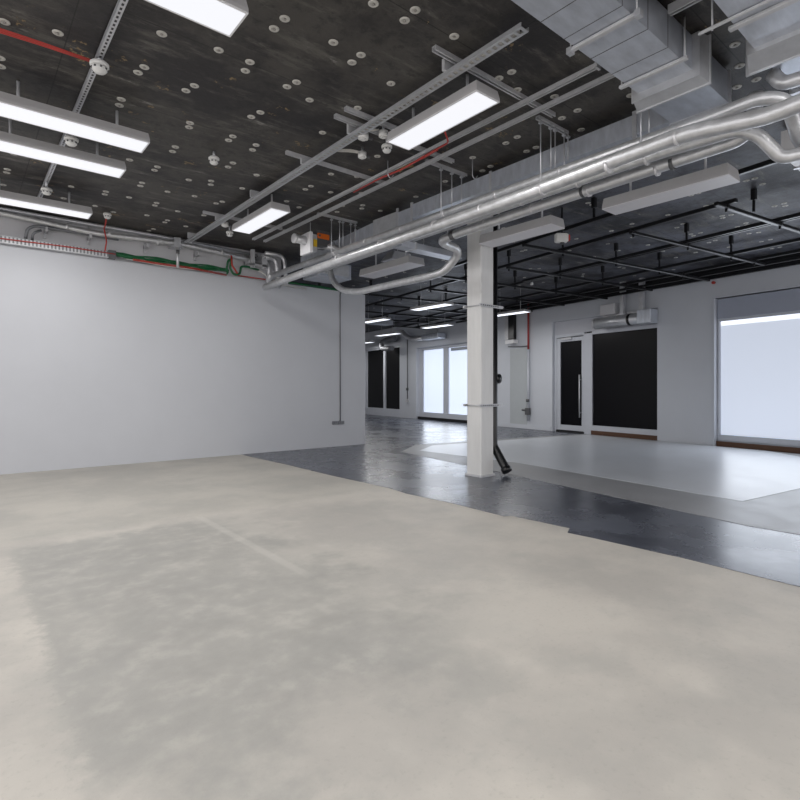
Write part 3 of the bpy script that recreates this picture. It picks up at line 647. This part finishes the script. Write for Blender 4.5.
# ------------------------------------------------------------------ ducts
def angle_bar(q, p0, p1):
    p0, p1 = Vector(p0), Vector(p1)
    q.frustum([p0+Vector(a) for a in ((0, 0, -.02), (0, 0, .02), (0, .004, .02), (0, .004, -.02))] if abs(p0.x-p1.x) > abs(p0.y-p1.y) else [p0+Vector(a) for a in ((0, 0, -.02), (.004, 0, -.02), (.004, 0, .02), (0, 0, .02))],
              [p1+Vector(a) for a in ((0, 0, -.02), (0, 0, .02), (0, .004, .02), (0, .004, -.02))] if abs(p0.x-p1.x) > abs(p0.y-p1.y) else [p1+Vector(a) for a in ((0, 0, -.02), (.004, 0, -.02), (.004, 0, .02), (0, 0, .02))])
T = thing('rectangular_duct', 'large flat galvanised duct running in from the top edge to the pipes', 'duct', (3.3, 1.76, 3.45))
MB().box(.8, 4.00, 1.57, 1.96, 3.45, 3.69).build('duct_body', M['duct'], T)
for x in (1.6, 2.75, 3.0, 3.32, 3.6, 3.82): MB().box(x, x+.004, 1.568, 1.962, 3.448, 3.692).build('seam', M['joint'], T)
q = MB(); q.frustum([(4.0, 1.53, 3.40), (4.0, 2.0, 3.40), (4.0, 2.0, 3.70), (4.0, 1.53, 3.70)], [(4.10, 1.50, 3.37), (4.10, 2.02, 3.37), (4.10, 2.02, 3.70), (4.10, 1.50, 3.70)])
q.box(3.985, 4.0, 1.52, 2.01, 3.39, 3.70); q.box(4.10, 4.115, 1.49, 2.03, 3.36, 3.71); q.build('end_flange', M['galv'], T)
MB().box(4.115, 4.70, 1.57, 2.00, 3.45, 3.69).build('outlet_section', M['duct'], T)
q = MB(); q.box(4.66, 4.68, 1.55, 2.02, 3.43, 3.70); q.build('outlet_flange', M['galv'], T)
for x in (3.10, 3.77):
    q = MB(); q.box(x, x+.035, 1.52, 2.0, 3.424, 3.446, .003)
    q.tube([(x+.02, 1.54, 3.42), (x+.02, 1.54, CEIL)], .006, 8); q.tube([(x+.02, 1.985, 3.42), (x+.02, 1.985, CEIL)], .006, 8); q.build('support_strut', M['strut'], T)
for yy in (1.51, 1.97): MB().box(3.095, 3.14, yy, yy+.035, 3.41, 3.45).build('support_clip', M['galv'], T)

T = thing('rectangular_duct', 'long low galvanised duct behind the pipe bank, running to the back', 'duct', (4.8, 4, 3.4))
MB().box(4.62, 5.0, 2.0, 5.34, 3.45, 3.63).build('duct_body', M['duct'], T)
q = MB(); q.box(4.612, 4.632, 2.28, 2.32, 3.42, 3.66); q.box(4.612, 4.632, 3.95, 3.98, 3.43, 3.65); q.box(4.612, 4.632, 5.30, 5.34, 3.36, 3.66); q.box(4.612, 4.632, 5.60, 5.64, 3.36, 3.66); q.build('flange', M['galv'], T)
MB().box(4.62, 5.02, 5.34, 5.62, 3.40, 3.60).build('collar_section', M['duct'], T)
MB().frustum([(4.60, 5.63, 3.37), (5.02, 5.63, 3.37), (5.02, 5.63, 3.61), (4.60, 5.63, 3.61)], [(4.60, 6.15, 3.34), (5.02, 6.15, 3.34), (5.02, 6.15, 3.62), (4.60, 6.15, 3.62)]).build('wide_section', M['galv'], T)
MB().frustum([(4.62, 6.15, 3.35), (5.0, 6.15, 3.35), (5.0, 6.15, 3.60), (4.62, 6.15, 3.60)], [(4.62, 8.3, 3.38), (4.9, 8.3, 3.38), (4.9, 8.3, 3.50), (4.62, 8.3, 3.50)]).build('tapered_section', M['duct'], T)
q = MB(); q.box(4.605, 4.625, 6.60, 6.63, 3.33, 3.60); q.box(4.605, 4.625, 7.2, 7.23, 3.34, 3.56); q.build('tapered_flange', M['galv'], T)

T = thing('rectangular_duct', 'galvanised duct in the top right corner with a ribbed strut across it', 'duct', (3.9, 1.0, 3.45))
MB().box(2.0, 4.05, .60, 1.21, 3.45, 3.69).build('duct_body', M['duct'], T)
q = MB(); q.frustum([(4.05, .56, 3.42), (4.05, 1.25, 3.42), (4.05, 1.25, 3.70), (4.05, .56, 3.70)], [(4.22, .55, 3.38), (4.22, 1.29, 3.38), (4.22, 1.29, 3.70), (4.22, .55, 3.70)])
q.box(4.22, 4.235, .54, 1.31, 3.37, 3.71); q.build('end_flange', M['galv'], T)
MB().box(4.235, 4.90, .6, 1.20, 3.45, 3.69).build('outlet_section', M['duct'], T)
MB().box(4.86, 4.90, .58, 1.22, 3.43, 3.70).build('outlet_flange', M['galv'], T)
q = MB(); q.box(3.59, 3.61, .4, 1.38, 3.43, 3.446, .003); q.box(3.68, 3.72, .4, 1.24, 3.425, 3.448, .003); q.tube([(3.60, 1.30, 3.42), (3.60, 1.30, CEIL)], .006, 8); q.build('support_strut', M['strut'], T)
q = MB(); channel(q, (3.60, 1.34, 3.655), (3.60, 2.0-.44, 3.655), h_=.06)
tag(q.build('duct_strut', M['strut']), 'short zinc strut bridging between the two big ducts', 'strut')
T = thing('rectangular_duct', 'corner of a pale duct showing under the pipes at the right edge', 'duct', (6.2, 1.2, 3.38))
MB().box(6.12, 7.2, .6, 1.60, 3.46, 3.68).build('duct_body', M['rim'], T)
MB().box(6.6, 6.63, .58, 1.62, 3.45, 3.70).build('flange', M['galv'], T)
# box duct crossing to the column
T = thing('rectangular_duct', 'small grey duct crossing from the pipe bank to the white column', 'duct', (4.9, 5.3, 3.1))
MB().box(4.28, 5.36, 5.12, 5.30, 2.99, 3.065).build('duct_body', M['duct'], T)
MB().box(4.50, 4.53, 5.11, 5.31, 2.98, 3.07).build('flange', M['galv'], T)
q = MB(); q.tube([(4.75, 5.23, 3.03), (4.75, 5.23, 3.45)], .006, 6); q.tube([(5.2, 5.23, 3.03), (5.2, 5.23, CEIL)], .006, 6); q.build('rod', M['strut'], T)

# fire damper with orange label
T = thing('fire_damper', 'galvanised damper box with orange handle, yellow label and round spigot', 'damper', (4.1, 7.1, 3.22))
MB().box(4.06, 4.17, 6.98, 7.25, 3.26, 3.52, .006).build('body', M['galv'], T)
MB().box(4.01, 4.06, 6.92, 7.22, 3.22, 3.53, .004).build('side_plate', M['rim'], T)
MB().tube([(3.84, 7.06, 3.42), (4.01, 7.06, 3.415)], .062, 20).build('spigot', M['foil'], T)
MB().tube([(3.81, 7.06, 3.42), (3.845, 7.06, 3.42)], .070, 20).build('spigot_collar', M['band'], T)
MB().box(4.17, 4.40, 6.99, 7.2, 3.36, 3.60, .005).build('actuator_case', M['joint'], T)
MB().box(4.17, 4.38, 6.965, 6.99, 3.47, 3.55, .008).build('orange_handle', M['orange'], T)
MB().tube([(4.20, 6.957, 3.51), (4.20, 6.968, 3.51)], .018, 12).build('handle_pivot', M['joint'], T)
MB().box(4.10, 4.16, 6.97, 6.98, 3.33, 3.44).build('yellow_label', M['yellow'], T)
MB().tube([(4.25, 7.12, 3.40), (4.34, 7.08, 3.40), (4.46, 6.95, 3.36), (4.50, 6.8, 3.28)], .05, 14, fil=.08).build('flexible_duct', M['foil'], T)
q = MB(); q.tube([(4.12, 7.1, 3.5), (4.12, 7.1, CEIL)], .007, 6); q.build('rod', M['strut'], T)
# boxes behind the pipe bank
T = thing('fan_coil_unit', 'grey fan coil unit behind the pipes above the end of the left wall', 'air unit', (5.5, 8.2, 3.2))
MB().box(5.0, 5.7, 8.3, 8.9, 3.24, 3.52, .01).build('casing', M['duct'], T)
MB().box(5.06, 5.62, 8.26, 8.3, 3.28, 3.48).build('grille', M['strut'], T)
q = MB(); q.tube([(5.1, 8.5, 3.5), (5.1, 8.5, CEIL)], .007, 6); q.tube([(5.6, 8.5, 3.5), (5.6, 8.5, CEIL)], .007, 6); q.build('rod', M['strut'], T)
T = thing('fan_coil_unit', 'small angular foil box hanging above the unlit light left of the column', 'air unit', (5.8, 6.6, 3.3))
q = MB(); q.frustum([(5.55, 6.9, 3.36), (6.05, 6.9, 3.36), (6.05, 7.2, 3.36), (5.55, 7.2, 3.36)], [(5.65, 6.95, 3.52), (6.0, 6.95, 3.52), (6.0, 7.15, 3.52), (5.65, 7.15, 3.52)]); q.build('casing', M['band'], T)
MB().tube([(5.8, 7.05, 3.5), (5.8, 7.05, CEIL)], .008, 6).build('rod', M['strut'], T)
q = MB(); q.tube([(4.3, 8.75, 3.22), (4.3, 8.95, 3.15), (4.6, 9.05, 3.1)], .05, 12, fil=.08)
tag(q.build('pipe_elbow', M['foil']), 'silver elbow where the top pipe meets the wall conduits', 'pipe')

# ------------------------------------------------------------------ black suspended grid over the right bay
T = thing('suspended_grid', 'black suspended steel grid hanging under the ceiling of the right bay', 'ceiling grid', tuple(FM @ Vector((2, 2.7, 3.4))))
GZ = 3.40
for v, u0, u1 in ((5.38, -6.5, 6.5), (4.55, -3.62, 6.5), (3.22, -6.5, 8.5), (3.30, -3.9, 1.2), (1.97, -6.5, 9.5), (1.22, -6.5, 9.5), (.68, -6.5, 9.5), (.24, -6.5, 7.5), (4.55, 7.2, 12.5), (5.38, 6.55, 12.5), (6.3, 3.9, 12.5), (7.1, 4.4, 12.5)):
    MB(FM).box(u0, u1, v-.027, v+.027, GZ, GZ+.05, .006).build('rail', M['black'], T)
for u, v0, v1 in ((-3.5, .9, 4.78), (-2.25, .86, 4.62), (-.98, .3, 5.42), (.27, .3, 4.6), (1.52, .2, 5.42), (2.77, .3, 4.6), (4.02, .2, 5.42), (5.27, .3, 4.6), (6.52, .5, 5.42), (7.8, .6, 7.2), (9.2, .6, 7.2), (10.7, 4.4, 7.2), (12.2, 4.4, 7.2)):
    MB(FM).box(u-.026, u+.026, v0, v1, GZ-.045, GZ, .006).build('cross_rail', M['black'], T)
    MB(FM).box(u+.028, u+.048, v0+.1, v1-.1, GZ-.022, GZ-.004).build('cross_channel', M['grid_channel'], T)
for u, v in ((-3.5, 3.9), (-2.25, 3.25), (-3.5, 1.97), (-2.25, 1.97), (-.98, 4.55), (-.98, 3.22), (-.98, 1.97), (.27, 4.55), (.27, 1.97), (.27, 3.22), (1.52, 4.55), (1.52, 3.22), (1.52, 1.97), (2.77, 3.22), (2.77, 4.55), (4.02, 3.22), (4.02, 5.38), (5.27, 3.22), (-2.25, 5.38), (7.8, 5.38), (9.2, 6.3), (10.7, 5.38), (12.2, 6.3), (9.2, 1.97), (9.2, .68), (4.9, 6.3), (5.6, 7.1)):
    q = MB(FM); q.box(u-.012, u+.012, v-.012, v+.012, GZ+.03, CEIL); q.box(u-.028, u+.028, v-.028, v+.028, CEIL-.14, CEIL, .006); q.build('hanger', M['black'], T)
for u in (-3.5, -2.25, -.98, .27, 1.52, 2.77, 4.02):
    for v in (4.55, 3.22, 1.97, 1.22):
        q = MB(FM); q.box(u-.032, u+.032, v-.032, v+.032, GZ-.045, GZ+.045, .008); q.box(u-.01, u+.01, v-.01, v+.01, GZ-.085, GZ-.045); q.build('clamp', M['black'], T)
# sounder on the grid
T = thing('alarm_sounder', 'white fire alarm sounder with a red lens under the black grid', 'alarm', (6.49, 4.27, 3.28))
R_ = Matrix.Translation((6.49, 4.27, 0)) @ Matrix.Rotation(math.radians(-40), 4, 'Z')
MB(R_).box(-.10, .08, -.05, .05, 3.235, 3.36, .015).build('body', M['plastic'], T)
MB(R_).box(.08, .105, -.04, .04, 3.25, 3.34, .01).build('red_lens', M['red'], T)
MB(R_).box(-.03, .03, -.03, .03, 3.21, 3.236, .008).build('base_vent', M['joint'], T)
MB(R_).tube([(0, 0, 3.35), (0, 0, CEIL)], .012, 8).build('stem', M['black'], T)
q = MB(FM); q.tube([(-.92, .0, 3.37), (-.92, .05, 3.37)], .03, 14)
tag(q.build('alarm_bell', M['red']), 'small red alarm bell on the wall left of the lit window', 'alarm')
T = thing('spotlight', 'small white spotlight clipped on the black grid', 'spotlight', tuple(FM @ Vector((.95, 3.3, 3.36))))
MB(FM).tube([(.95, 3.3, 3.40), (.95, 3.3, 3.35)], .008, 8).build('stem', M['black'], T)
MB(FM).lathe([(.025, 0), (.035, -.05), (.03, -.055)], (.95, 3.3, 3.36), 14).build('head', M['plastic'], T)

# ------------------------------------------------------------------ air curtain over the black window
T = thing('air_curtain', 'silver cylindrical air curtain mounted above the black window', 'air unit', tuple(FM @ Vector((1.1, .15, 2.7))))
MB(FM).tube([(0.62, .17, 2.80), (1.86, .17, 2.80)], .135, 28).build('cylinder', M['galv'], T)
MB(FM).box(0.30, 0.64, .03, .32, 2.66, 2.98, .01).build('end_box', M['duct'], T)
MB(FM).box(0.7, 1.75, .0, .08, 2.72, 3.0).build('back_plate', M['strut'], T)
MB(FM).tube([(.86, .17, 2.80), (.93, .17, 2.80)], .142, 28).build('dark_band', M['black'], T)
MB(FM).tube([(1.84, .17, 2.80), (1.90, .17, 2.80)], .142, 28).build('end_rim', M['strut'], T)
for u in (.62, 1.12): MB(FM).box(u-.05, u+.05, .10, .2, 2.93, CEIL).build('support_post', M['galv'], T)
q = MB(FM); q.box(1.30, 1.72, .02, .22, 2.98, 3.24, .01); q.build('control_box', M['wallup'], T)

# pipe with red top left of the door
T = thing('riser_pipe', 'vertical pipe, red above and white below, on the back wall left of the door', 'pipe', tuple(FM @ Vector((4.31, .06, 0))))
MB(FM).tube([(4.31, .06, 2.32), (4.31, .06, CEIL)], .030, 10).build('red_pipe', M['red_paint'], T)
MB(FM).tube([(4.31, .06, .25), (4.31, .06, 2.32)], .034, 10).build('white_pipe', M['frame'], T)
q = MB(FM); q.tube([(4.31, .09, .80), (4.31, .09, .88)], .05, 10); q.tube([(4.31, .09, .55), (4.50, .12, .56)], .03, 8); q.box(4.25, 4.40, .02, .12, .42, .62, .01); q.build('valve', M['joint'], T)
q = MB(FM); q.tube([(4.31, .06, 2.42), (4.6, .06, 2.42), (5.15, .06, 2.45)], .014, 8); q.build('branch', M['joint'], T)
T = thing('wall_speaker', 'tall black wall unit with a white tray beneath, right of the column', 'wall unit', tuple(FM @ Vector((5.0, .1, 2.5))))
MB(FM).box(4.86, 5.10, .0, .12, 2.66, 3.42, .01).build('black_case', M['black'], T)
MB(FM).box(5.14, 5.30, .0, .08, 2.66, 3.42, .01).build('side_rail', M['strut'], T)
MB(FM).box(4.78, 5.15, .0, .2, 2.52, 2.64, .01).build('tray', M['rim'], T)

# conduit drop and socket on the far pillar
T = thing('conduit_drop', 'thin dark conduit with a small switch on the far white pillar', 'conduit', tuple(FM @ Vector((10.98, .03, .6))))
MB(FM).tube([(10.98, .03, .75), (10.98, .03, 3.2)], .016, 8).build('tube', M['joint'], T)
MB(FM).box(10.90, 11.06, .0, .06, .62, .76, .01).build('switch', M['strut'], T)
MB(FM).box(10.94, 11.02, .0, .07, 1.1, 1.2).build('coupler', M['joint'], T)
# far fan coils and duct bends
T = thing('fan_coil_unit', 'grey fan coil unit on the back wall above the frosted windows', 'air unit', tuple(FM @ Vector((9.0, .4, 2.95))))
MB(FM).box(8.35, 9.4, .05, .42, 2.96, 3.16, .02).build('casing', M['duct'], T)
MB(FM).tube([(9.35, .25, 3.06), (10.2, .3, 3.06), (10.5, .4, 3.2), (10.8, .4, 3.4)], .09, 14, fil=.3).build('duct_tube', M['foil'], T)
q = MB(FM); q.tube([(8.5, .3, 3.16), (8.5, .3, CEIL)], .01, 6); q.tube([(9.3, .3, 3.16), (9.3, .3, CEIL)], .01, 6); q.build('rod', M['strut'], T)
T = thing('duct_bend', 'round silver duct bend in front of the far black blinds', 'duct', tuple(FM @ Vector((11.9, .4, 2.9))))
MB(FM).tube([(11.5, .3, 3.20), (12.2, .3, 3.20), (12.6, .3, 3.12), (12.6, .3, 2.88), (12.1, .3, 2.82), (11.7, .3, 2.82)], .10, 14, fil=.25).build('tube', M['darkzinc'], T)
MB(FM).tube([(11.7, .3, 3.25), (11.7, .3, CEIL)], .012, 6).build('rod', M['strut'], T)
T = thing('rectangular_duct', 'pale flat duct crossing the back room under the ceiling', 'duct', (9.5, 12.9, 3.2))
MB().box(8.2, 10.6, 13.1, 13.5, 3.20, 3.34).build('duct_body', M['duct'], T)
q = MB(); q.tube([(8.6, 13.3, 3.34), (8.6, 13.3, CEIL)], .01, 6); q.tube([(10.3, 13.3, 3.34), (10.3, 13.3, CEIL)], .01, 6); q.build('rod', M['strut'], T)
T = thing('ceiling_speaker', 'small dark camera dome hanging beside the column in the back room', 'camera', (8.9, 7.9, 3.2))
MB().tube([(8.9, 7.9, 3.2), (8.9, 7.9, CEIL)], .02, 8).build('stem', M['black'], T)
MB().lathe([(.03, .04), (.09, .02), (.09, -.02), (.06, -.07), (.01, -.09)], (8.9, 7.9, 3.18), 16).build('dome', M['joint'], T)

# ------------------------------------------------------------------ light and camera
wd = bpy.data.worlds.new('World'); scn.world = wd; wd.use_nodes = True
bg = wd.node_tree.nodes['Background']; bg.inputs[0].default_value = (*lin((252, 249, 250)), 1); bg.inputs[1].default_value = 1.55
def area(name, loc, rot, sx, sy, e, colr=(1, 1, 1)):
    d = bpy.data.lights.new(name, 'AREA'); d.shape = 'RECTANGLE'; d.size = sx; d.size_y = sy; d.energy = e; d.color = colr
    o = bpy.data.objects.new(name, d); col.objects.link(o); o.location = loc; o.rotation_euler = rot; return o
# daylight through the shop windows (one lamp per window)
def winlamp(u, z, sx, sy, e):
    o = area('window_daylight', FM @ Vector((u, -.03, z)), (0, 0, 0), sx, sy, e, (.86, .92, 1))
    n = (FM.to_3x3() @ Vector((0, 1, 0))).normalized()
    o.rotation_euler = (-n).to_track_quat('Z', 'Y').to_euler()
winlamp(-2.8, 1.4, 3.4, 2.2, 60); winlamp(8.6, 1.4, 2.6, 2.2, 38)
for x, y in ((.7, .4), (3.1, -.6), (.7, -2.2), (-1.6, 1.6), (-1.6, 5.2)): area('added_fill_lamp', (x, y, 3.5), (0, 0, 0), 1.2, .6, 36, (1, .985, .97))  # added fill lamps without fittings, out of view, to brighten the room

cam = bpy.data.cameras.new('Camera'); co = bpy.data.objects.new('Camera', cam); col.objects.link(co)
cam.sensor_fit = 'HORIZONTAL'; cam.sensor_width = 36; cam.lens = 36*531.26/800; cam.shift_y = -12/800
cam.clip_start = .05; cam.clip_end = 100
co.location = (0, 0, 1.2); co.rotation_euler = (math.radians(90), 0, -math.radians(39.7)); scn.camera = co
scn.view_settings.view_transform = 'Standard'; scn.view_settings.look = 'None'; scn.view_settings.exposure = 0.0
